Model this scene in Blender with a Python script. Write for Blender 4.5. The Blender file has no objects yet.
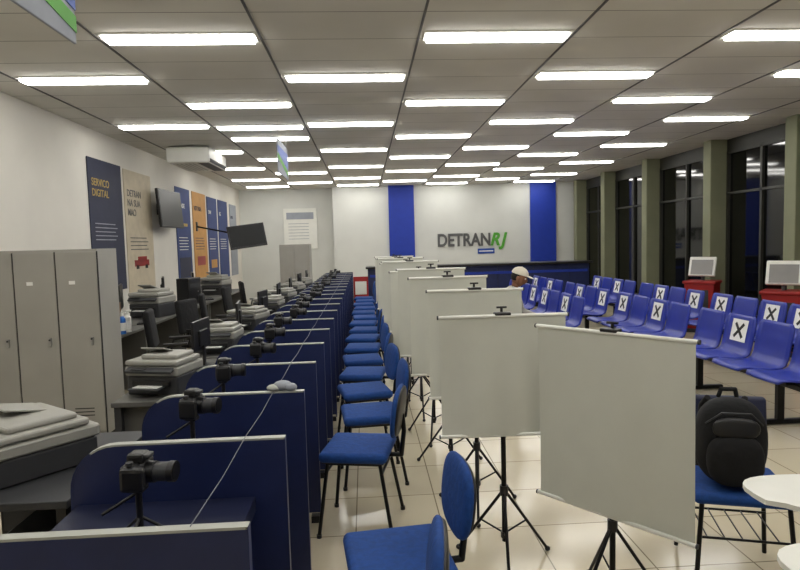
import bpy, bmesh, math, random
from mathutils import Matrix, Vector, Euler
random.seed(7)
C=bpy.context.scene.collection
# ------------------------------------------------------------ materials
def mat(name,col,rough=.5,metal=0.,var=.08,scale=6.,bump=0.,emit=None,es=0.,spec=.5):
    m=bpy.data.materials.new(name); m.use_nodes=True
    nt=m.node_tree; b=nt.nodes['Principled BSDF']
    b.inputs['Roughness'].default_value=rough; b.inputs['Metallic'].default_value=metal
    b.inputs['Specular IOR Level'].default_value=spec
    tc=nt.nodes.new('ShaderNodeTexCoord'); n=nt.nodes.new('ShaderNodeTexNoise')
    n.inputs['Scale'].default_value=scale; n.inputs['Detail'].default_value=4
    nt.links.new(tc.outputs['Object'],n.inputs['Vector'])
    r=nt.nodes.new('ShaderNodeValToRGB')
    r.color_ramp.elements[0].position=.3; r.color_ramp.elements[1].position=.7
    r.color_ramp.elements[0].color=[c*(1-var) for c in col]+[1]
    r.color_ramp.elements[1].color=[min(1,c*(1+var)) for c in col]+[1]
    nt.links.new(n.outputs['Fac'],r.inputs['Fac']); nt.links.new(r.outputs['Color'],b.inputs['Base Color'])
    if bump:
        bp=nt.nodes.new('ShaderNodeBump'); bp.inputs['Strength'].default_value=bump; bp.inputs['Distance'].default_value=.02
        nt.links.new(n.outputs['Fac'],bp.inputs['Height']); nt.links.new(bp.outputs['Normal'],b.inputs['Normal'])
    if emit:
        b.inputs['Emission Color'].default_value=list(emit)+[1]; b.inputs['Emission Strength'].default_value=es
    return m
def s(r,g,b):
    f=lambda v:((v/255+.055)/1.055)**2.4 if v/255>.04045 else v/255/12.92
    return (f(r),f(g),f(b))
M={}
M['wall']=mat('wall_paint',s(220,216,207),.85,var=.03,scale=2)
M['backwall']=mat('back_wall_paint',s(207,208,203),.8,var=.03,scale=2)
M['blue_wall']=mat('blue_wall_paint',s(16,50,158),.6,var=.06)
M['navy']=mat('navy_laminate',s(24,36,80),.45,var=.12,scale=9)
M['navy2']=mat('navy_desk',s(20,27,58),.5,var=.1)
M['trimgrey']=mat('grey_edge_trim',s(170,172,165),.5)
M['cable']=mat('grey_cable',s(105,108,115),.5)
M['black']=mat('black_plastic',s(20,20,22),.4,var=.15)
M['blackmat']=mat('black_fabric',s(14,14,17),.9,var=.3,scale=20,bump=.3)
M['metalblk']=mat('black_metal',s(25,25,27),.35,.6)
M['chrome']=mat('steel',s(170,170,170),.3,.9)
M['chairblue']=mat('chair_blue_fabric',s(12,62,132),.85,var=.15,scale=40,bump=.15)
M['benchblue']=mat('bench_blue_plastic',s(24,44,148),.35,var=.08)
M['screenfab']=mat('white_backdrop_fabric',s(203,204,194),.85,var=.03,scale=5,bump=.12)
M['white']=mat('white_plastic',s(225,225,218),.5,var=.03)
M['paper']=mat('paper',s(238,238,234),.8,var=.02)
M['greybox']=mat('grey_locker_paint',s(158,156,149),.5,var=.05,scale=3)
M['darkgap']=mat('dark_gap',s(35,35,35),.8)
M['beige']=mat('printer_beige',s(155,154,147),.5,var=.04)
M['dgrey']=mat('dark_grey_plastic',s(52,53,56),.5)
M['deskgrey']=mat('desk_grey_laminate',s(95,94,90),.5)
M['screenoff']=mat('lcd_glass',s(9,10,12),.35,spec=.3)
M['olive']=mat('olive_column_paint',s(128,130,104),.7,var=.06,scale=3)
M['glass']=mat('night_window_glass',s(9,10,9),.06,var=.2,scale=1)
M['frame']=mat('window_frame_dark',s(48,48,42),.5)
M['tee']=mat('ceiling_tee_bar',s(70,68,66),.6)
M['red']=mat('red_plastic',s(150,24,22),.45)
M['orange']=mat('poster_orange',s(195,146,84),.7)
M['posternavy']=mat('poster_navy',s(44,48,70),.7)
M['posterblue']=mat('poster_blue',s(50,66,116),.7)
M['postercream']=mat('poster_cream',s(196,184,160),.7)
M['postergrey']=mat('poster_grey',s(150,155,165),.7)
M['yellow']=mat('yellow_ink',s(175,150,85),.7)
M['green']=mat('green_ink',s(80,160,50),.6)
M['logogrey']=mat('logo_grey',s(85,85,85),.5)
M['logoblue']=mat('logo_blue',s(30,70,160),.5)
M['skin']=mat('skin',s(130,88,66),.6,var=.05)
M['shirt']=mat('grey_shirt_cloth',s(165,163,156),.9,var=.1,scale=15,bump=.3)
M['denim']=mat('dark_denim',s(30,36,56),.9,var=.15,scale=20)
M['capw']=mat('white_cap_cloth',s(215,208,192),.9)
M['hair']=mat('dark_hair',s(20,16,14),.8)
M['bluecap']=mat('blue_bottle_liquid',s(50,110,190),.3)
M['lamp']=mat('fluorescent_diffuser',(1,1,1),.5,var=0,emit=(1,.98,.935),es=16)
M['tftscreen']=mat('dim_lit_screen',s(100,96,92),.3,emit=s(170,168,162),es=.2)
M['wood']=mat('brown_cardboard',s(120,90,62),.8)

def tilemat(name,col,mort,w,h,ox,oy,rough,ms=.006,var=.06,nscale=1.2):
    m=bpy.data.materials.new(name); m.use_nodes=True; nt=m.node_tree; b=nt.nodes['Principled BSDF']
    g=nt.nodes.new('ShaderNodeNewGeometry'); mp=nt.nodes.new('ShaderNodeMapping'); mp.inputs['Location'].default_value=(ox,oy,0)
    br=nt.nodes.new('ShaderNodeTexBrick'); br.offset=0; br.squash=1
    br.inputs['Scale'].default_value=1; br.inputs['Brick Width'].default_value=w; br.inputs['Row Height'].default_value=h
    br.inputs['Mortar Size'].default_value=ms; br.inputs['Mortar Smooth'].default_value=.1
    br.inputs['Color1'].default_value=[c*(1-var) for c in col]+[1]; br.inputs['Color2'].default_value=[c*(1+var) for c in col]+[1]
    br.inputs['Mortar'].default_value=list(mort)+[1]
    n=nt.nodes.new('ShaderNodeTexNoise'); n.inputs['Scale'].default_value=nscale; n.inputs['Detail'].default_value=6
    mx=nt.nodes.new('ShaderNodeMixRGB'); mx.blend_type='MULTIPLY'; mx.inputs['Fac'].default_value=.25
    L=nt.links.new
    L(g.outputs['Position'],mp.inputs['Vector']); L(mp.outputs['Vector'],br.inputs['Vector']); L(g.outputs['Position'],n.inputs['Vector'])
    L(br.outputs['Color'],mx.inputs['Color1']); L(n.outputs['Fac'],mx.inputs['Color2']); L(mx.outputs['Color'],b.inputs['Base Color'])
    b.inputs['Roughness'].default_value=rough
    return m
M['floor']=tilemat('beige_floor_tiles',s(210,199,174),s(135,125,104),.5,.5,.1,.2,.14,.004)
M['ceil']=tilemat('ceiling_tiles',s(220,217,209),s(120,116,110),1.25,.57,-.48,.16,.9,.005,.03)

# ------------------------------------------------------------ mesh builder
class MB:
    def __init__(self): self.v=[];self.f=[];self.mi=[];self.sm=[];self.mats=[]
    def m(self,k):
        if k not in self.mats: self.mats.append(k)
        return self.mats.index(k)
    def add(self,vs,fs,k,smooth=False):
        o=len(self.v); self.v+= [tuple(v) for v in vs]; i=self.m(k)
        for f in fs:
            self.f.append([o+a for a in f]); self.mi.append(i); self.sm.append(smooth if len(f)<=4 else False)
    def frombm(self,bm,k,smooth=False):
        bm.verts.ensure_lookup_table(); bm.verts.index_update()
        self.add([v.co.copy() for v in bm.verts],[[v.index for v in f.verts] for f in bm.faces],k,smooth); bm.free()
    def box(self,c,d,k,bev=0,rot=(0,0,0),seg=2,smooth=False):
        bm=bmesh.new(); bmesh.ops.create_cube(bm,size=1)
        for v in bm.verts: v.co=Vector((v.co.x*d[0],v.co.y*d[1],v.co.z*d[2]))
        if bev: bmesh.ops.bevel(bm,geom=bm.edges[:],offset=bev,segments=seg,affect='EDGES',profile=.5)
        R=Matrix.Translation(c)@Euler(rot).to_matrix().to_4x4()
        bm.transform(R); self.frombm(bm,k,smooth)
    def cyl(self,a,b,r,k,seg=10,r2=None):
        a=Vector(a);b=Vector(b);d=b-a; L=d.length
        if r2 is None:r2=r
        q=d.to_track_quat('Z','Y').to_matrix()
        vs=[];fs=[]
        for t,(p,rr) in enumerate(((a,r),(b,r2))):
            for i in range(seg):
                an=2*math.pi*i/seg; vs.append(p+q@Vector((rr*math.cos(an),rr*math.sin(an),0)))
        for i in range(seg): j=(i+1)%seg; fs.append([i,j,seg+j,seg+i])
        self.add(vs,fs,k,True)
        self.add(vs[:seg],[list(range(seg))[::-1]],k); self.add(vs[seg:],[list(range(seg))],k)
    def tube(self,pts,r,k,seg=8):
        for a,b in zip(pts,pts[1:]): self.cyl(a,b,r,k,seg)
        for p in pts[1:-1]: self.ball(p,(r,r,r),k,8,6)
    def ball(self,c,rad,k,u=16,w=10,rot=(0,0,0),pw=1):
        bm=bmesh.new(); bmesh.ops.create_uvsphere(bm,u_segments=u,v_segments=w,radius=1)
        for v in bm.verts:
            co=v.co
            if pw!=1: co=Vector([math.copysign(abs(t)**pw,t) for t in co])
            v.co=Vector((co.x*rad[0],co.y*rad[1],co.z*rad[2]))
        bm.transform(Matrix.Translation(c)@Euler(rot).to_matrix().to_4x4()); self.frombm(bm,k,True)
    def prism(self,pts,axis,a,b,k):
        n=len(pts)
        def P(p,t):
            return {'x':(t,p[0],p[1]),'y':(p[0],t,p[1]),'z':(p[0],p[1],t)}[axis]
        vs=[P(p,a) for p in pts]+[P(p,b) for p in pts]
        fs=[list(range(n)),list(range(n,2*n))[::-1]]+[[i,n+i,n+(i+1)%n,(i+1)%n] for i in range(n)]
        self.add(vs,fs,k)
    def sheet(self,prof,w,t,k,crown=0,yc=0,nw=8):
        n=len(prof); vs=[];fs=[]
        for side in (0,1):
            for i,(x,z) in enumerate(prof):
                p0=prof[max(0,i-1)];p1=prof[min(n-1,i+1)]
                dx,dz=p1[0]-p0[0],p1[1]-p0[1]; l=math.hypot(dx,dz) or 1; nx,nz=-dz/l,dx/l
                e=min(i,n-1-i); ww=w*(1-.16*(max(0,1-e/2))**2)
                for j in range(nw+1):
                    u=j/nw*2-1
                    vs.append((x+nx*(t*side+crown*u*u),yc+u*ww/2,z+nz*(t*side+crown*u*u)))
        N=n*(nw+1)
        for sd in (0,1):
            for i in range(n-1):
                for j in range(nw):
                    a=sd*N+i*(nw+1)+j; q=[a,a+1,a+nw+2,a+nw+1]; fs.append(q if sd else q[::-1])
        def rim(idx):
            for a,b in zip(idx,idx[1:]): fs.append([a,b,b+N,a+N])
        rim(list(range(nw+1))); rim([(n-1)*(nw+1)+j for j in range(nw,-1,-1)])
        rim([i*(nw+1) for i in range(n-1,-1,-1)]); rim([i*(nw+1)+nw for i in range(n)])
        self.add(vs,fs,k,True)
    def mesh(self,name):
        me=bpy.data.meshes.new(name); me.from_pydata(self.v,[],self.f)
        for k in self.mats: me.materials.append(M[k])
        me.polygons.foreach_set('material_index',self.mi); me.polygons.foreach_set('use_smooth',self.sm)
        me.update(); 
        bm=bmesh.new(); bm.from_mesh(me)
        bmesh.ops.recalc_face_normals(bm,faces=bm.faces[:]); bm.to_mesh(me); bm.free()
        return me
def put(name,me,loc=(0,0,0),rz=0,parent=None,sc=None):
    if isinstance(me,MB): me=me.mesh(name)
    o=bpy.data.objects.new(name,me); o.location=loc; o.rotation_euler=(0,0,rz); C.objects.link(o)
    if parent: o.parent=parent
    if sc: o.scale=sc
    return o
def empty(name,loc=(0,0,0),rz=0):
    o=bpy.data.objects.new(name,None); o.location=loc; o.rotation_euler=(0,0,rz); C.objects.link(o); o.empty_display_size=.1; return o
def text(name,body,size,k,loc,rot,parent=None,ext=.004,off=0,align='LEFT',sc=None,shear=0):
    cu=bpy.data.curves.new(name,'FONT'); cu.body=body; cu.size=size; cu.extrude=ext; cu.offset=off; cu.align_x=align; cu.shear=shear
    o=bpy.data.objects.new(name,cu); o.location=loc; o.rotation_euler=rot; cu.materials.append(M[k]); C.objects.link(o)
    if sc: o.scale=sc
    if parent: o.parent=parent
    return o

# ------------------------------------------------------------ room
H=3.29; XL=-3.67; XR=6.4; YB=17.6; YN=-2.0
def room(name,c,d,k):
    b=MB(); b.box(c,d,k); return put(name,b)
room('floor',((XL+XR)/2,(YN+YB)/2+.4,-.05),(XR-XL+.4,YB-YN+1.2,.1),'floor')
room('ceiling',((XL+XR)/2,(YN+YB)/2+.4,H+.05),(XR-XL+.4,YB-YN+1.2,.1),'ceil')
room('wall_left',(XL-.05,(YN+YB)/2+.4,H/2),(.1,YB-YN+1.2,H),'wall')
room('wall_near_unseen',((XL+XR)/2,YN-.05,H/2),(XR-XL,.1,H),'wall')  # unseen closing wall behind the camera, added to keep lamp light in the room
b=MB(); b.box((2.8,YB+.05+.0,H/2),(7.4,.1,H),'backwall'); b.box((-.9+.05,YB+.3,H/2),(.1,.5,H),'backwall'); b.box((-2.3,YB+.55,H/2),(2.9,.1,H),'backwall')
put('wall_back',b)
for i,(x0,x1) in enumerate(((.72,1.46),(4.9,5.66))):
    b=MB(); b.box(((x0+x1)/2,YB-.04,H/2),(x1-x0,.08,H),'blue_wall'); put('trim_%d'%(i+1),b)
GX=.48
b=MB()
for k in range(-3,5):
    x=GX+1.25*k
    b.box((x,(YN+YB)/2,H-.004),(.018,YB-YN,.008),'tee')
put('trim_3',b)
b=MB(); b.box((XL+.01,(YN+YB)/2,.05),(.02,YB-YN,.1),'dgrey'); put('baseboard_left',b)
b=MB(); b.box((XR+.05,(YN+YB)/2,.12),(.1,YB-YN,.24),'olive'); b.box((XR+.05,(YN+YB)/2,H-.11),(.1,YB-YN,.22),'frame'); put('wall_right',b)
cols=[-1.4,1.0,3.4,5.85,8.2,10.3,12.7,15.0,17.0]
for i,y in enumerate(cols):
    b=MB(); b.box((6.24,y+.12,H/2),(.3,.24,H),'olive',.012); b.box((6.24,y+.12,.06),(.33,.27,.12),'dgrey',.01)
    put('support_column',b)
wn=0
for y0,y1 in zip(cols,cols[1:]):
    wn+=1
    a=y0+.24; c=y1; b=MB()
    b.box((XR+.03,(a+c)/2,1.66),(.02,c-a,2.84),'glass')
    for yy in (a+.03,(a+c)/2,c-.03): b.box((XR,yy,1.66),(.05,.05,2.84),'frame')
    for zz in (.27,2.35,3.05): b.box((XR,(a+c)/2,zz),(.05,c-a,.04),'frame')
    put('window_%d'%wn,b)
# ------------------------------------------------------------ luminaires
b=MB(); b.box((0,0,-.006),(1.18,.21,.012),'white'); b.box((0,0,-.024),(1.14,.16,.026),'lamp',.011)
lum=b.mesh('luminaire')
odd=[.4,2.65,4.9,7.15,9.4,11.65,13.9,16.1]; even=[1.5,3.8,6.05,8.35,10.65,12.95,15.2,17.0]
for x,ys in ((-2.715,even),(-1.465,odd+[8.5]),(-.215,even),(1.035,odd),(2.285,even),(3.535,odd),(4.785,even)):
    for y in ys: put('fluorescent_ceiling_light',lum,(x+.075,y,H))
# ------------------------------------------------------------ booth partitions
PT=.96
def panel():
    b=MB(); x0,x1=-1.06,-.31; r=.16
    pts=[(x0,.06),(x1,.06),(x1,PT)]
    for i in range(9):
        a=math.pi/2+math.pi/2*i/8; pts.append((x0+r+r*math.cos(a),PT-r+r*math.sin(a)))
    b.prism(pts,'y',-.014,.014,'navy')
    path=[(x1,.04),(x1,PT)]+pts[3:]+[(x0,.06)]
    for p,q in zip(path,path[1:]):
        cx,cz=(p[0]+q[0])/2,(p[1]+q[1])/2; dx,dz=q[0]-p[0],q[1]-p[1]; L=math.hypot(dx,dz)
        b.box((cx,0,cz),(L+.004,.03,.007),'trimgrey' if abs(dx)>abs(dz)*1.5 else 'navy',0,(0,-math.atan2(dz,dx),0))
    b.box((x1-.03,0,.02),(.05,.05,.04),'black'); b.box((x0+.05,0,.03),(.05,.05,.06),'black')
    return b.mesh('booth_partition')
pm=panel()
b=MB(); SP=.68
b.box((-.73,SP/2,.74),(.62,SP-.032,.025),'navy2',.003); b.box((-.62,SP/2,.45),(.02,SP-.032,.56),'navy',0)
b.box((-.43,SP/2,.715),(.02,SP-.032,.03),'navy2'); dm=b.mesh('booth_desk')
b=MB()
b.cyl((0,0,.02),(0,0,.2),.011,'black'); b.box((0,0,.205),(.05,.05,.018),'black',.004)
for k in range(3):
    a=k*2.094+.5; b.cyl((0,0,.1),(.11*math.cos(a),.11*math.sin(a),.006),.006,'black',8)
    b.ball((.11*math.cos(a),.11*math.sin(a),.008),(.009,.009,.008),'black',8,6)
b.cyl((0,0,.19),(-.1,-.05,.13),.006,'black',8)
b.box((0,0,.262),(.062,.135,.092),'black',.014); b.box((.012,-.058,.26),(.08,.036,.088),'black',.014)
b.box((.004,.004,.318),(.058,.062,.04),'black',.012); b.box((.034,.004,.325),(.03,.045,.016),'dgrey',.005)
b.cyl((.03,.008,.262),(.06,.008,.262),.038,'black',20); b.cyl((.06,.008,.262),(.105,.008,.262),.034,'dgrey',20); b.cyl((.105,.008,.262),(.125,.008,.262),.037,'black',20)
b.cyl((.1255,.008,.262),(.127,.008,.262),.03,'screenoff',20)
b.box((-.0325,.0,.262),(.003,.08,.055),'screenoff'); b.cyl((0,-.05,.308),(0,-.05,.32),.012,'dgrey')
b.cyl((0,.048,.308),(0,.048,.318),.014,'dgrey')
cm=b.mesh('photo_camera')
NB=20
for k in range(NB):
    y=1.46+SP*k
    put('booth_partition',pm,(0,y,0))
    if k<NB-1:
        put('booth_desk',dm,(0,y,0))
        put('photo_camera_on_tripod',cm,(-.71-.03*(k%3),y+.36,.753),random.uniform(-.25,.25),None,(.92,.92,.92 if k else .84))
b=MB(); pts=[]
for k in range(NB):
    y=1.46+SP*k; pts.append((-.45,y,PT+.006)); 
    if k<NB-1: pts.append((-.45,y+SP/2,PT-.004))
for p,q in zip(pts,pts[1:]): b.cyl(p,q,.0016,'cable',5)
put('power_cable',b)
b=MB(); b.ball((-.41,2.84,PT+.025),(.045,.035,.024),'postergrey',14,8); b.ball((-.37,2.82,PT+.02),(.03,.025,.02),'postergrey',12,8); b.ball((-.45,2.83,PT+.018),(.035,.03,.016),'trimgrey',12,8)
put('plastic_bag',b)
# ------------------------------------------------------------ staff desks + equipment
b=MB(); b.box((0,0,.735),(.44,1.32,.03),'deskgrey',.004)
for sx in (-.19,.19):
    for sy in (-.62,.62): b.box((sx,sy,.36),(.04,.04,.72),'dgrey')
b.box((.2,0,.5),(.018,1.2,.4),'dgrey'); b.box((.0,-.4,.56),(.36,.38,.3),'deskgrey',.004)
for z in (.49,.58,.67): b.box((-.185,-.4,z),(.012,.34,.075),'greybox',.003); b.box((-.195,-.4,z),(.012,.1,.012),'chrome')
sd=b.mesh('staff_desk')
b=MB(); b.box((0,0,.735),(.72,.82,.03),'dgrey',.004)
for sx in (-.33,.33):
    for sy in (-.38,.38): b.box((sx,sy,.36),(.035,.035,.72),'black')
b.box((0,.36,.5),(.66,.015,.4),'dgrey'); b.box((0,0,.25),(.66,.76,.02),'dgrey'); b.box((.1,0,.38),(.3,.4,.24),'black',.012)
put('printer_table',b,(-1.46,2.58,0))
def printer():
    b=MB()
    b.box((0,0,.09),(.38,.44,.18),'dgrey',.015); b.box((0,0,.225),(.4,.46,.09),'beige',.018); b.box((-.02,0,.3),(.36,.45,.05),'beige',.015)
    b.box((0,-.03,.345),(.26,.32,.045),'beige',.015); b.box((.02,.06,.385),(.2,.2,.012),'beige',.003,(0,.35,0))
    b.box((-.215,0,.24),(.07,.4,.03),'dgrey',.008,(0,-.4,0)); b.box((-.235,.08,.26),(.03,.12,.006),'screenoff',0,(0,-.4,0))
    b.box((-.2,0,.11),(.03,.32,.05),'black',.005); b.box((-.26,0,.085),(.12,.26,.012),'dgrey',.003); b.box((-.24,0,.096),(.1,.21,.006),'paper')
    return b.mesh('printer')
prm=printer()
def monitor():
    b=MB(); b.box((0,0,.33),(.03,.48,.3),'black',.008); b.box((-.016,0,.335),(.004,.45,.265),'screenoff')
    b.box((.02,0,.3),(.03,.22,.16),'black',.01); b.box((.025,0,.13),(.02,.05,.24),'black',.004); b.box((.01,0,.012),(.2,.26,.018),'black',.008)
    b.box((-.25,0,.012),(.14,.42,.018),'black',.005)
    for i in range(4): b.box((-.30+.03*i,0,.023),(.022,.39,.006),'dgrey')
    return b.mesh('monitor')
mm=monitor()
for i in range(8): put('staff_desk',sd,(-1.30,4.22+1.36*i if i<7 else 13.6,0)) if i<7 else None
put('printer',prm,(-1.47,2.58,.751),.9,None,(1.05,1.05,.6))
b=MB()
for i in range(4):
    pts=[(-1.95+.07*j+.03*math.sin(i*2+j),2.55+.25*i+.1*math.sin(j*1.3+i),.008) for j in range(8)]
    for p,q in zip(pts,pts[1:]): b.cyl(p,q,.007,'black',6)
put('floor_cables',b)
for y in (3.85,5.25,6.6,8.0,9.3,10.7,12.1): put('printer',prm,(-1.29,y,.751),random.uniform(-.1,.2)+1.3,None,(.78,.78,.66))
for y in (4.55,5.9,7.3,8.65,10.0,11.4,12.8): put('desktop_monitor',mm,(-1.25,y,.751),random.uniform(-.2,.2),None,(.75,.75,.75))
def office():
    b=MB()
    for k in range(5):
        a=k*2*math.pi/5; b.cyl((0,0,.1),(.28*math.cos(a),.28*math.sin(a),.07),.018,'black',8,.012); b.cyl((.28*math.cos(a),.28*math.sin(a)-.015,.03),(.28*math.cos(a),.28*math.sin(a)+.015,.03),.03,'black',12)
    b.cyl((0,0,.08),(0,0,.42),.025,'metalblk'); b.box((0,0,.46),(.46,.46,.08),'blackmat',.035,seg=3,smooth=True)
    b.box((-.24,0,.56),(.02,.06,.26),'metalblk',.004); b.box((-.25,0,.79),(.07,.42,.42),'blackmat',.033,(0,-.12,0),3,True)
    for sy in (-.26,.26): b.tube([(-.1,sy*.9,.44),(-.05,sy,.62),(.14,sy,.64)],.012,'black'); b.box((.02,sy,.645),(.24,.05,.025),'black',.01)
    return b.mesh('office_chair')
om=office()
for x,y,r in ((-2.08,6.6,.2),(-2.02,7.6,-.3),(-2.05,8.6,.2),(-2.02,9.9,0),(-2.05,11.3,.3)): put('office_chair',om,(x,y,0),r)
b=MB(); b.box((0,0,.735),(.66,1.4,.03),'deskgrey',.004); b.box((0,-.66,.36),(.6,.03,.72),'deskgrey'); b.box((0,.66,.36),(.6,.03,.72),'deskgrey'); b.box((-.28,0,.5),(.018,1.28,.4),'deskgrey')
wd=b.mesh('wall_desk')
for i in range(5): put('wall_desk',wd,(-2.9,6.5+1.42*i,0))
for y in (7.35,8.9,10.4): put('desktop_monitor',mm,(-2.95,y,.751),math.pi+.3)
put('printer',prm,(-2.85,8.15,.751),1.3); put('printer',prm,(-2.85,11.6,.751),1.3)
b=MB(); b.box((0,0,.15),(.3,.36,.3),'wood',.004); b.box((0,-.1,.305),(.28,.17,.012),'wood',0,(.25,0,0)); b.box((0,.1,.305),(.28,.17,.012),'wood',0,(-.25,0,0)); put('cardboard_box',b,(-2.9,6.75,.751),.2)
b=MB(); b.box((0,0,.21),(.2,.42,.42),'black',.01); b.box((.101,0,.3),(.004,.34,.06),'dgrey'); b.cyl((.1,.1,.2),(.106,.1,.2),.012,'chrome'); put('computer_tower',b,(-2.8,9.65,.751),-.2)
def bottle(col,name,loc):
    b=MB(); b.cyl((0,0,0),(0,0,.16),.034,col,16); b.cyl((0,0,.16),(0,0,.19),.034,col,16,.014); b.cyl((0,0,.19),(0,0,.22),.014,'white',12); b.box((.015,0,.23),(.05,.02,.02),'white',.004); b.cyl((.0,0,.035),(0,0,.12),.0348,'paper',16); put(name,b,loc)
bottle('white','spray_bottle',(-2.61,6.35,.751)); bottle('bluecap','spray_bottle',(-2.6,6.5,.751)); bottle('white','spray_bottle',(-2.6,6.65,.751))
# ------------------------------------------------------------ lockers
b=MB(); x0,x1=-3.64,-2.26; n=4; w=(x1-x0)/n; ht=1.66
b.box(((x0+x1)/2,5.41,ht/2+.03),(x1-x0,.4,ht-.06),'greybox',.004)
b.box(((x0+x1)/2,5.43,.03),(x1-x0-.06,.34,.06),'darkgap')
for i in range(n):
    cx=x0+w*(i+.5); b.box((cx,5.205,ht/2+.04),(w-.012,.016,ht-.12),'greybox',.004)
    b.box((cx+w/2,5.208,ht/2+.03),(.008,.01,ht-.1),'darkgap')
    for z in (.3,.27,.24): b.box((cx,5.196,z),(.16,.004,.008),'darkgap')
    b.box((cx+.1,5.19,.88),(.022,.02,.07),'chrome',.004); b.cyl((cx+.1,5.18,.9),(cx+.1,5.175,.9),.008,'dgrey')
    b.box((cx-.04,5.195,1.38),(.05,.003,.03),'paper')
put('locker_cabinet',b)
# ------------------------------------------------------------ posters on left wall
def poster(y0,y1,z0,z1,base,title,tk,deco):
    e=empty('wall_poster',(XL+.002,(y0+y1)/2,(z0+z1)/2)); w=y1-y0; h=z1-z0
    b=MB(); b.box((.008,0,0),(.012,w,h),base)
    for d in deco:
        kk,cy,cz,dw,dh=d; b.box((.0155,cy*w,cz*h),(.003,dw*w,dh*h),kk)
    put('board',b,(0,0,0),0,e)
    rot=(math.pi/2,0,math.pi/2)
    text('title',title,.13*w,tk,(.017,-w*.42,h*.3),rot,e,.001,.002)
    return e
def lines(k,cz,n): return [(k,-.08+.03*(i%2),cz-.03*i,.6+.06*(i%2),.007) for i in range(n)]
poster(8.3,9.4,1.05,2.9,'posternavy','SERVICO\nDIGITAL','yellow',lines('postergrey',.02,5))
poster(9.5,10.65,.85,2.88,'postercream','DETRAN\nNA SUA\nMAO','logogrey',lines('logogrey',-.02,4)+[('red',0,-.22,.55,.05),('red',.02,-.185,.34,.035),('black',-.17,-.25,.1,.03),('black',.17,-.25,.1,.03)])
poster(12.0,12.95,.85,2.85,'posterblue','AGENDE','white',lines('white',.0,5)+[('posternavy',0,-.3,.8,.2),('yellow',0,.13,.5,.03)])
poster(13.15,14.2,.85,2.85,'orange','VISTORIA','posternavy',lines('posternavy',.0,5)+[('red',0,-.25,.6,.1)])
poster(14.35,15.25,.85,2.83,'posterblue','CNH','white',lines('white',.0,5)+[('orange',0,-.3,.6,.1)])
poster(15.4,16.4,.85,2.83,'posterblue','RG','white',lines('white',.0,5))
poster(16.7,17.5,.85,2.8,'postergrey','AVISO','posternavy',lines('posternavy',.0,5))
e=empty('framed_notice',(-1.9,YB+.47,2.12)); b=MB(); b.box((0,0,0),(.98,.03,1.2),'white',.005); b.box((0,-.018,.38),(.8,.004,.2),'postergrey')
for i in range(6): b.box((-.05,-.018,.15-.09*i),(.6,.004,.014),'postergrey')
put('board',b,(0,0,0),0,e)
def tv(name,w,h,wallpt,loc,rot):
    e=empty(name,loc); b=MB()
    b.box((0,0,0),(w,.05,h),'black',.01); b.box((0,-.027,.005),(w-.05,.004,h-.06),'screenoff'); b.box((0,.04,0),(w*.5,.05,h*.5),'black',.01)
    o=put('tv_panel',b,(0,0,0),0,e); o.rotation_euler=rot
    a=MB(); wp=Vector(wallpt)-Vector(loc); a.cyl((0,0,0),wp,.018,'metalblk'); a.box(wp,(.03,.12,.2),'metalblk',.004); put('wall_arm',a,(0,0,0),0,e)
tv('wall_television',1.1,.66,(XL+.015,11.0,2.34),(-3.45,11.0,2.34),(-.08,0,math.pi/2-.04))
tv('wall_television',.78,.50,(XL+.015,13.4,2.1),(-2.5,13.0,1.86),(-.2,-.12,.35))
b=MB(); b.box((0,0,-.13),(.62,1.25,.22),'white',.04,seg=3); b.box((.2,0,-.235),(.16,1.1,.012),'dgrey'); b.box((.3,0,-.2),(.03,1.1,.05),'dgrey',.005,(0,.5,0))
for i in range(5): b.box((-.2+.06*i,0,-.243),(.012,.9,.006),'trimgrey')
for sy in (-.5,.5): b.cyl((0,sy,-.03),(0,sy,0),.012,'chrome')
put('air_conditioner',b,(-2.8,10.55,H),0,None,(1.1,1,1.15))
def hsign(name,x,y0,y1,z0,z1):
    e=empty(name,(x,(y0+y1)/2,z0)); w=y1-y0; h=z1-z0; b=MB()
    b.box((0,0,h/2),(.012,w,h),'postergrey',.003)
    for sx in (-.0075,.0075):
        b.prism([(-w/2,h*.42),(w/2,h*.1),(w/2,h*.25),(-w/2,h*.56)],'x',sx-.002,sx+.002,'green')
        b.prism([(-w/2,h*.6),(w/2,h*.3),(w/2,h*.8),(-w/2,h*.8)],'x',sx-.002,sx+.002,'logoblue')
    for yy in (-w*.4,w*.4): b.cyl((0,yy,h),(0,yy,H-z0),.002,'chrome',6)
    put('sign_board',b,(0,0,0),0,e)
hsign('hanging_sign',-1.17,1.75,2.62,2.5,2.95); hsign('hanging_sign',-1.1,8.0,9.0,2.6,3.05)
# ------------------------------------------------------------ aisle chairs
def chair():
    b=MB() # faces -X
    b.box((0,0,.455),(.39,.40,.06),'chairblue',.028,seg=4,smooth=True)
    b.box((0,0,.425),(.35,.36,.012),'black',.004)
    b.ball((.235,0,.68),(.026,.185,.145),'chairblue',28,16,(0,.12,0),.75)
    b.ball((.25,0,.68),(.02,.175,.135),'black',28,16,(0,.12,0),.75)
    b.tube([(.1,0,.42),(.25,0,.42),(.268,0,.56),(.262,0,.66)],.014,'metalblk')
    for sy in (-1,1):
        b.tube([(-.2,sy*.2,.01),(-.15,sy*.155,.415),(.15,sy*.155,.415),(.22,sy*.2,.01)],.011,'metalblk')
        for p in ((-.2,sy*.2,.008),(.22,sy*.2,.008)): b.cyl((p[0],p[1],0),(p[0],p[1],.02),.015,'black')
    for x in (-.16,.16): b.cyl((x,-.17,.36),(x,.17,.36),.008,'metalblk')
    return b.mesh('chair')
chm=chair()
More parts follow.
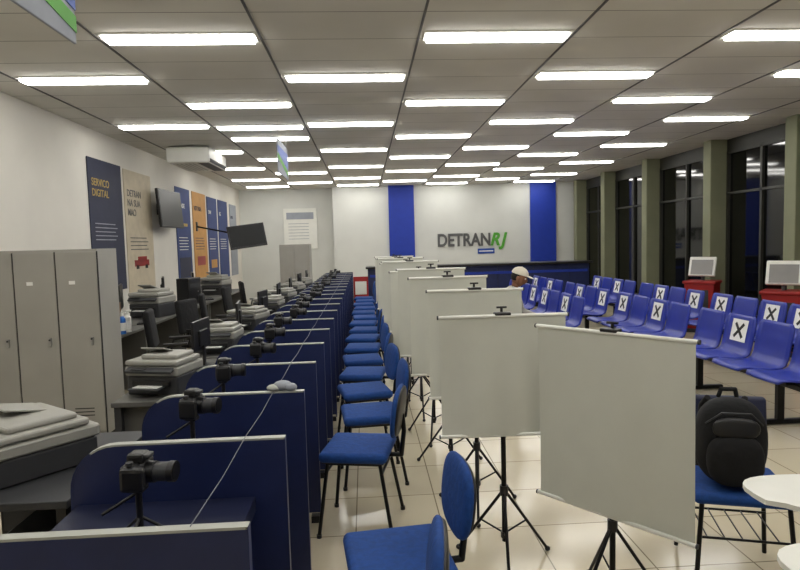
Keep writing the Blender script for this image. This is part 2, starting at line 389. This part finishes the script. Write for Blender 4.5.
cl=[(-.06,1.70,-.1),(.09,2.2,.12),(-.07,3.45,-.2),(.0,4.15,.1),(-.04,4.8,.2),(-.05,5.45,-.15),(-.06,6.1,.1),(-.06,6.8,-.1)]
for i in range(9): cl.append((-.06+.03*(i%2),7.5+.68*i,random.uniform(-.2,.2)))
for x,y,r in cl: put('padded_chair',chm,(x,y,0),r)
# ------------------------------------------------------------ backdrops
def backdrop(w,zt,zb,spread=.27):
    b=MB(); nx,nz=18,16; vs=[];fs=[]
    for side in (0,1):
        for j in range(nz+1):
            for i in range(nx+1):
                u=i/nx;v=j/nz
                x=(u-.5)*w; z=zt-(zt-zb)*v
                y=-.03+.012*math.sin(u*7+v*2)*v+.006*math.sin(u*19)*v-(.0 if side else .002)+.02*(v-v*v)*math.cos(u*3.1)
                vs.append((x,y,z))
    N=(nx+1)*(nz+1)
    for sd in (0,1):
        for j in range(nz):
            for i in range(nx):
                a=sd*N+j*(nx+1)+i; q=[a,a+1,a+nx+2,a+nx+1]; fs.append(q if sd else q[::-1])
    b.add(vs,fs,'screenfab',True)
    b.cyl((-w/2-.01,-.03,zt),(w/2+.01,-.03,zt),.009,'white',12); b.cyl((-w/2-.01,-.03,zb),(w/2+.01,-.03,zb),.009,'white',12)
    for sx in (-1,1):
        b.cyl((sx*(w/2+.008),-.03,zt),(sx*(w/2+.015),-.03,zt),.0105,'dgrey'); b.cyl((sx*(w/2+.008),-.03,zb),(sx*(w/2+.015),-.03,zb),.0105,'dgrey')
    b.cyl((0,0,.12),(0,0,.75),.013,'metalblk'); b.cyl((0,0,.7),(0,0,zt+.015),.009,'metalblk'); b.cyl((0,0,.73),(0,0,.78),.018,'black')
    b.box((0,-.015,zt+.01),(.08,.05,.016),'black',.005); b.cyl((0,0,zt),(0,0,zt+.04),.007,'black'); b.box((0,0,zt+.04),(.05,.012,.01),'black')
    b.cyl((0,0,.36),(0,0,.41),.022,'black')
    for k in range(3):
        a=k*2.094+.4; c,s_=math.cos(a),math.sin(a)
        b.cyl((0,0,.39),(spread*c,spread*s_,.012),.008,'metalblk',8); b.cyl((0,0,.16),(spread*.5*c,spread*.5*s_,.2),.005,'metalblk',6)
        b.ball((spread*c,spread*s_,.014),(.015,.015,.014),'black',8,6)
    b.cyl((0,0,.14),(0,0,.17),.02,'black')
    return b
bd=[(1.05,2.5,.72,1.24,.435,-.9),(.665,2.92,.62,1.275,.68,-.02),(.65,3.58,.56,1.35,.7,-.05),(.58,4.25,.55,1.39,.7,.05),(.54,4.95,.55,1.42,.7,-.1),(.5,5.65,.55,1.37,.6,.1),(.47,6.35,.58,1.44,.7,-.1),(.47,7.05,.58,1.40,.6,0),(.45,7.8,.58,1.44,.7,.1),(.45,8.6,.58,1.42,.7,0),(.45,9.5,.6,1.42,.7,.1)]
for x,y,w,zt,zb,r in bd: put('photo_backdrop_stand',backdrop(w,zt,zb),(x,y,0),r)
# ------------------------------------------------------------ waiting benches
def bench(papers):
    b=MB()
    b.box((.02,0,.37),(.05,2.0,.05),'metalblk',.006)
    for sy in (-.62,.62):
        b.box((.02,sy,.2),(.06,.05,.33),'metalblk',.006); b.box((.02,sy,.025),(.5,.06,.04),'metalblk',.012)
    prof=[(-.235,.425),(-.215,.445),(-.15,.445),(-.05,.432),(.05,.425),(.13,.432),(.18,.46),(.205,.52),(.225,.62),(.245,.72),(.262,.80),(.268,.83)]
    for i in range(4):
        yc=-.765+.51*i
        b.sheet(prof,.47,.014,'benchblue',.012,yc)
        b.box((.02,yc,.405),(.2,.12,.03),'metalblk')
        if i in papers:
            R=math.pi/2-math.atan2(.18,.037)
            b.box((.214,yc,.68),(.003,.24,.22),'paper',0,(0,R,0))
            for sg in (-1,1): b.box((.2115,yc,.68),(.002,.032,.19),'black',0,(sg*.75,R,0))
    return b.mesh('bench')
b1=bench((0,2)); b2=bench((1,3)); b3=bench((0,1,3))
for x,y,m in ((3.5,5.5,b1),(3.5,7.7,b2),(3.5,10.0,b1),(3.5,12.2,b2),(4.6,7.1,b3),(4.6,9.3,b1),(4.6,11.5,b2),(2.7,8.9,b2),(2.7,11.1,b1)):
    put('waiting_bench',m,(x,y,0))
# ------------------------------------------------------------ tablet-arm chairs + backpack
def tchair():
    b=MB() # faces -Y
    b.box((0,0,.45),(.42,.42,.05),'chairblue',.024,seg=4,smooth=True)
    b.box((0,.23,.7),(.4,.045,.26),'chairblue',.022,(-.12,0,0),4,True)
    for sx in (-1,1):
        b.tube([(sx*.21,-.2,.01),(sx*.18,-.17,.42),(sx*.18,.18,.42),(sx*.21,.24,.01)],.011,'metalblk')
        b.tube([(sx*.15,.18,.42),(sx*.15,.245,.6),(sx*.15,.26,.74)],.01,'metalblk')
    b.tube([(-.19,.1,.42),(-.27,.1,.66),(-.27,-.2,.69)],.011,'metalblk'); b.tube([(-.19,-.15,.42),(-.27,-.15,.69)],.009,'metalblk')
    pts=[]
    for i in range(24):
        a=2*math.pi*i/24; pts.append((-.2+ .15*math.copysign(abs(math.cos(a))**.7,math.cos(a)),-.24+.2*math.copysign(abs(math.sin(a))**.7,math.sin(a))*(1 if math.cos(a)<.3 else .8)))
    b.prism(pts,'z',.69,.708,'white')
    for i in range(5): b.cyl((-.15+.075*i,-.15,.25),(-.15+.075*i,.17,.25),.004,'metalblk',6)
    for y in (-.15,.17): b.cyl((-.19,y,.25),(.19,y,.25),.006,'metalblk',6)
    return b.mesh('tchair')
tm=tchair()
def plainchair():
    b=MB()
    b.box((0,0,.45),(.44,.42,.05),'chairblue',.024,seg=4,smooth=True)
    b.box((0,.24,.68),(.42,.045,.28),'navy2',.022,(-.12,0,0),4,True)
    for sx in (-1,1):
        b.tube([(sx*.21,-.2,.01),(sx*.18,-.17,.42),(sx*.18,.18,.42),(sx*.21,.24,.01)],.011,'metalblk')
        b.tube([(sx*.15,.18,.42),(sx*.15,.245,.6),(sx*.15,.26,.74)],.01,'metalblk')
    for i in range(5): b.cyl((-.15+.075*i,-.15,.25),(-.15+.075*i,.17,.25),.004,'metalblk',6)
    for y in (-.15,.17): b.cyl((-.19,y,.25),(.19,y,.25),.006,'metalblk',6)
    return b.mesh('bagchair')
put('classroom_chair',plainchair(),(1.73,2.70,0),-.3)
put('tablet_arm_chair',tm,(1.82,1.84,0),-math.pi/2)
put('tablet_arm_chair',tm,(1.6,1.34,0),-math.pi/2)
b=MB()
b.ball((0,0,.205),(.155,.095,.205),'blackmat',28,18,pw=.8); b.ball((0,-.085,.14),(.12,.055,.12),'blackmat',24,14,pw=.75)
b.ball((0,-.095,.29),(.1,.02,.05),'black',20,10,pw=.8)
b.tube([(-.04,.05,.4),(-.03,.04,.44),(.03,.04,.44),(.04,.05,.4)],.01,'blackmat')
for sx in (-.08,.08): b.tube([(sx,.07,.39),(sx*1.2,.12,.34),(sx*1.4,.11,.15),(sx*1.5,.07,.05)],.014,'blackmat')
b.tube([(-.12,-.06,.3),(-.06,-.095,.36),(.06,-.095,.36),(.12,-.06,.3)],.004,'dgrey')
put('backpack',b,(1.68,2.66,.477),-.3)
# ------------------------------------------------------------ kiosks
def kiosk(loc,rz):
    b=MB(); b.box((0,0,.03),(.5,.5,.06),'dgrey',.01); b.prism([(-.2,.06),(.2,.06),(.23,.82),(-.23,.82)],'y',-.2,.2,'red'); b.box((0,-.205,.52),(.3,.01,.4),'dgrey',.004); b.box((0,0,.84),(.52,.44,.05),'red',.015)
    b.cyl((0,.02,.86),(0,.05,1.0),.03,'dgrey'); b.box((0,0,1.1),(.42,.05,.34),'white',.015,(-.35,0,0)); b.box((0,-.03,1.092),(.34,.006,.26),'tftscreen',0,(-.35,0,0))
    put('self_service_kiosk',b,loc,rz)
kiosk((5.62,7.75,0),-.75); kiosk((5.7,9.85,0),-.8)
# ------------------------------------------------------------ counter, back items, logo
b=MB(); b.box((2.75,14.6,.52),(5.4,.5,1.0),'navy',.01); b.box((2.75,14.55,1.05),(5.5,.66,.05),'black',.01); b.box((2.75,14.33,.05),(5.3,.02,.1),'black')
for i in range(6): b.box((.55+.88*i,14.345,.55),(.012,.01,.9),'navy2')
b.box((2.75,14.34,.85),(5.3,.012,.06),'blue_wall'); put('reception_counter',b)
b=MB(); b.box((0,0,.86),(.72,.6,1.6),'greybox',.012)
for sx in (-1,1): b.box((sx*.178,-.305,.86),(.35,.014,1.54),'greybox',.004); b.box((sx*.03,-.318,.9),(.015,.016,.18),'chrome')
b.box((0,0,.03),(.66,.54,.06),'darkgap'); put('metal_cupboard',b,(-1.70,14.9,0))
b=MB(); b.box((0,0,.48),(.34,.04,.8),'red',.01); b.box((0,-.022,.62),(.26,.004,.3),'white'); b.box((0,-.022,.3),(.26,.004,.2),'logoblue'); b.box((0,.0,.03),(.4,.3,.05),'dgrey',.008); put('standing_notice',b,(-.12,13.8,0))
e=empty('wall_logo_sign',(2.12,YB-.02,1.49))
text('letters_grey','DETRAN',.41,'logogrey',(0,0,0),(math.pi/2,0,0),e,.015,.012,sc=(1,1.25,1))
text('letters_green','R',.41,'green',(1.57,0,0),(math.pi/2,0,0),e,.015,.014,sc=(1.1,1.25,1),shear=.3); text('letters_blue','J',.41,'green',(1.90,0,0),(math.pi/2,0,0),e,.015,.014,sc=(1.1,1.25,1),shear=.3)
b=MB(); b.box((1.45,0,-.17),(.5,.02,.15),'logoblue'); b.box((1.45,-.011,-.17),(.42,.003,.03),'white'); put('label_plate',b,(0,0,0),0,e)
# ------------------------------------------------------------ seated person (faces +X)
pe=empty('seated_person',(1.74,7.6,0),-.45)
def skin(name,vs,es,rs,k,root=0,sub=2):
    me=bpy.data.meshes.new(name); me.from_pydata(vs,es,[]); o=bpy.data.objects.new(name,me); C.objects.link(o); o.parent=pe; me.materials.append(M[k])
    m=o.modifiers.new('skin','SKIN'); m.use_smooth_shade=True
    for i,r in enumerate(rs):
        me.skin_vertices[0].data[i].radius=(r,r) if not isinstance(r,tuple) else r
        me.skin_vertices[0].data[i].use_root=(i==root)
    ss=o.modifiers.new('sub','SUBSURF'); ss.levels=sub; ss.render_levels=sub
    return o
vs=[(0,0,.55),(.02,0,.7),(.07,0,.86),(.13,0,.98),(.16,0,1.05)]; es=[(0,1),(1,2),(2,3),(3,4)]; rs=[(.15,.12),(.14,.11),(.155,.115),(.12,.09),.055]
for sg in (-1,1):
    n=len(vs); vs+=[(.12,sg*.17,.98),(.17,sg*.22,.83),(.2,sg*.24,.71),(.34,sg*.18,.67),(.43,sg*.13,.655)]; es+=[(3,n),(n,n+1),(n+1,n+2),(n+2,n+3),(n+3,n+4)]; rs+=[.07,.056,.05,.042,.036]
skin('shirt',vs,es,rs,'shirt')
vs=[(0,0,.56)];es=[];rs=[(.13,.12)]
for sg in (-1,1):
    n=len(vs); vs+=[(.06,sg*.1,.54),(.25,sg*.12,.545),(.45,sg*.13,.53),(.46,sg*.13,.32),(.44,sg*.13,.1)]; es+=[(0,n)]+[(n+i,n+i+1) for i in range(4)]; rs+=[.09,.08,.062,.055,.045]
skin('trousers',vs,es,rs,'denim')
for sg in (-1,1):
    skin('shoe_%s'%('r' if sg<0 else 'l'),[(.41,sg*.13,.05),(.5,sg*.13,.045),(.62,sg*.135,.035)],[(0,1),(1,2)],[.045,.045,.034],'black')
    w=Vector((.44,sg*.13,.655)); vs=[tuple(w),(.5,sg*.12,.645)]; es=[(0,1)]; rs=[.026,(.034,.018)]
    skin('hand_%s'%('r' if sg<0 else 'l'),vs,es,rs,'skin')
    for i,(dy,L) in enumerate(((-.027,.065),(-.009,.075),(.009,.07),(.027,.055))):
        y=sg*.12+dy; skin('finger_%d'%i,[(.49,y,.645),(.525,y,.645),(.525+L*.45,y*1.0,.632),(.525+L*.75,y,.605)],[(0,1),(1,2),(2,3)],[.009,.009,.008,.007],'skin')
    skin('thumb',[(.465,sg*.12-sg*.02,.65),(.49,sg*.12-sg*.045,.643),(.52,sg*.12-sg*.055,.633)],[(0,1),(1,2)],[.011,.01,.008],'skin')
skin('neck',[(.155,0,1.03),(.185,0,1.09),(.2,0,1.13)],[(0,1),(1,2)],[.055,.05,.05],'skin')
b=MB(); bm=bmesh.new(); bmesh.ops.create_uvsphere(bm,u_segments=32,v_segments=24,radius=1)
for v in bm.verts:
    x,y,z=v.co
    t=1-.28*max(0,-z)**1.3
    X=.098*x*(1-.1*max(0,-z)); Y=.076*y*t; Z=.118*z
    if x>.6 and abs(y)<.22 and -.4<z<.15: X+=.024*(1-abs(y)/.22)*(1-abs(z+.18)/.35 if abs(z+.18)<.35 else 0)
    if x>.5 and .0<z<.22 and .2<abs(y)<.6: X-=.006
    v.co=Vector((X,Y,Z))
b.frombm(bm,'skin',True)
for sg in (-1,1):
    b.ball((.083,sg*.03,.008),(.012,.014,.01),'white',10,8); b.ball((.093,sg*.03,.008),(.004,.006,.006),'black',8,6); b.ball((.088,sg*.032,.034),(.008,.02,.005),'hair',10,6)
    b.ball((-.005,sg*.077,-.005),(.02,.009,.032),'skin',12,8)
b.ball((.088,0,-.058),(.008,.026,.006),'wood',12,6)
b.ball((-.02,0,.01),(.088,.08,.085),'hair',20,12)
bm=bmesh.new(); bmesh.ops.create_uvsphere(bm,u_segments=28,v_segments=16,radius=1)
bmesh.ops.delete(bm,geom=[v for v in bm.verts if v.co.z<-.05],context='VERTS')
for v in bm.verts: v.co=Vector((v.co.x*.11-.004,v.co.y*.09,v.co.z*.095+.045))
b.frombm(bm,'capw',True)
b.ball((.12,0,.045),(.065,.065,.007),'capw',20,8,(0,.15,0)); b.ball((-.004,0,.14),(.01,.01,.006),'capw',8,6)
o=put('head',b,(.225,0,1.16),0,pe); o.rotation_euler=(0,.3,0)
put('padded_chair',chm,(1.74,7.6,0),math.pi-.45)

# ------------------------------------------------------------ world, camera
w=bpy.data.worlds.new('night'); bpy.context.scene.world=w; w.use_nodes=True
w.node_tree.nodes['Background'].inputs[0].default_value=(.01,.012,.02,1); w.node_tree.nodes['Background'].inputs[1].default_value=.5
cam=bpy.data.cameras.new('camera'); cam.lens=27; cam.sensor_width=36; cam.clip_start=.05
co=bpy.data.objects.new('camera',cam); C.objects.link(co)
R=Matrix.Rotation(math.radians(-3.24),4,'Z')@Matrix.Rotation(math.radians(90-4.1),4,'X')@Matrix.Rotation(math.radians(-1.5),4,'Z')
co.matrix_world=Matrix.Translation((0,0,1.65))@R
bpy.context.scene.camera=co
bpy.context.scene.view_settings.view_transform='Standard'
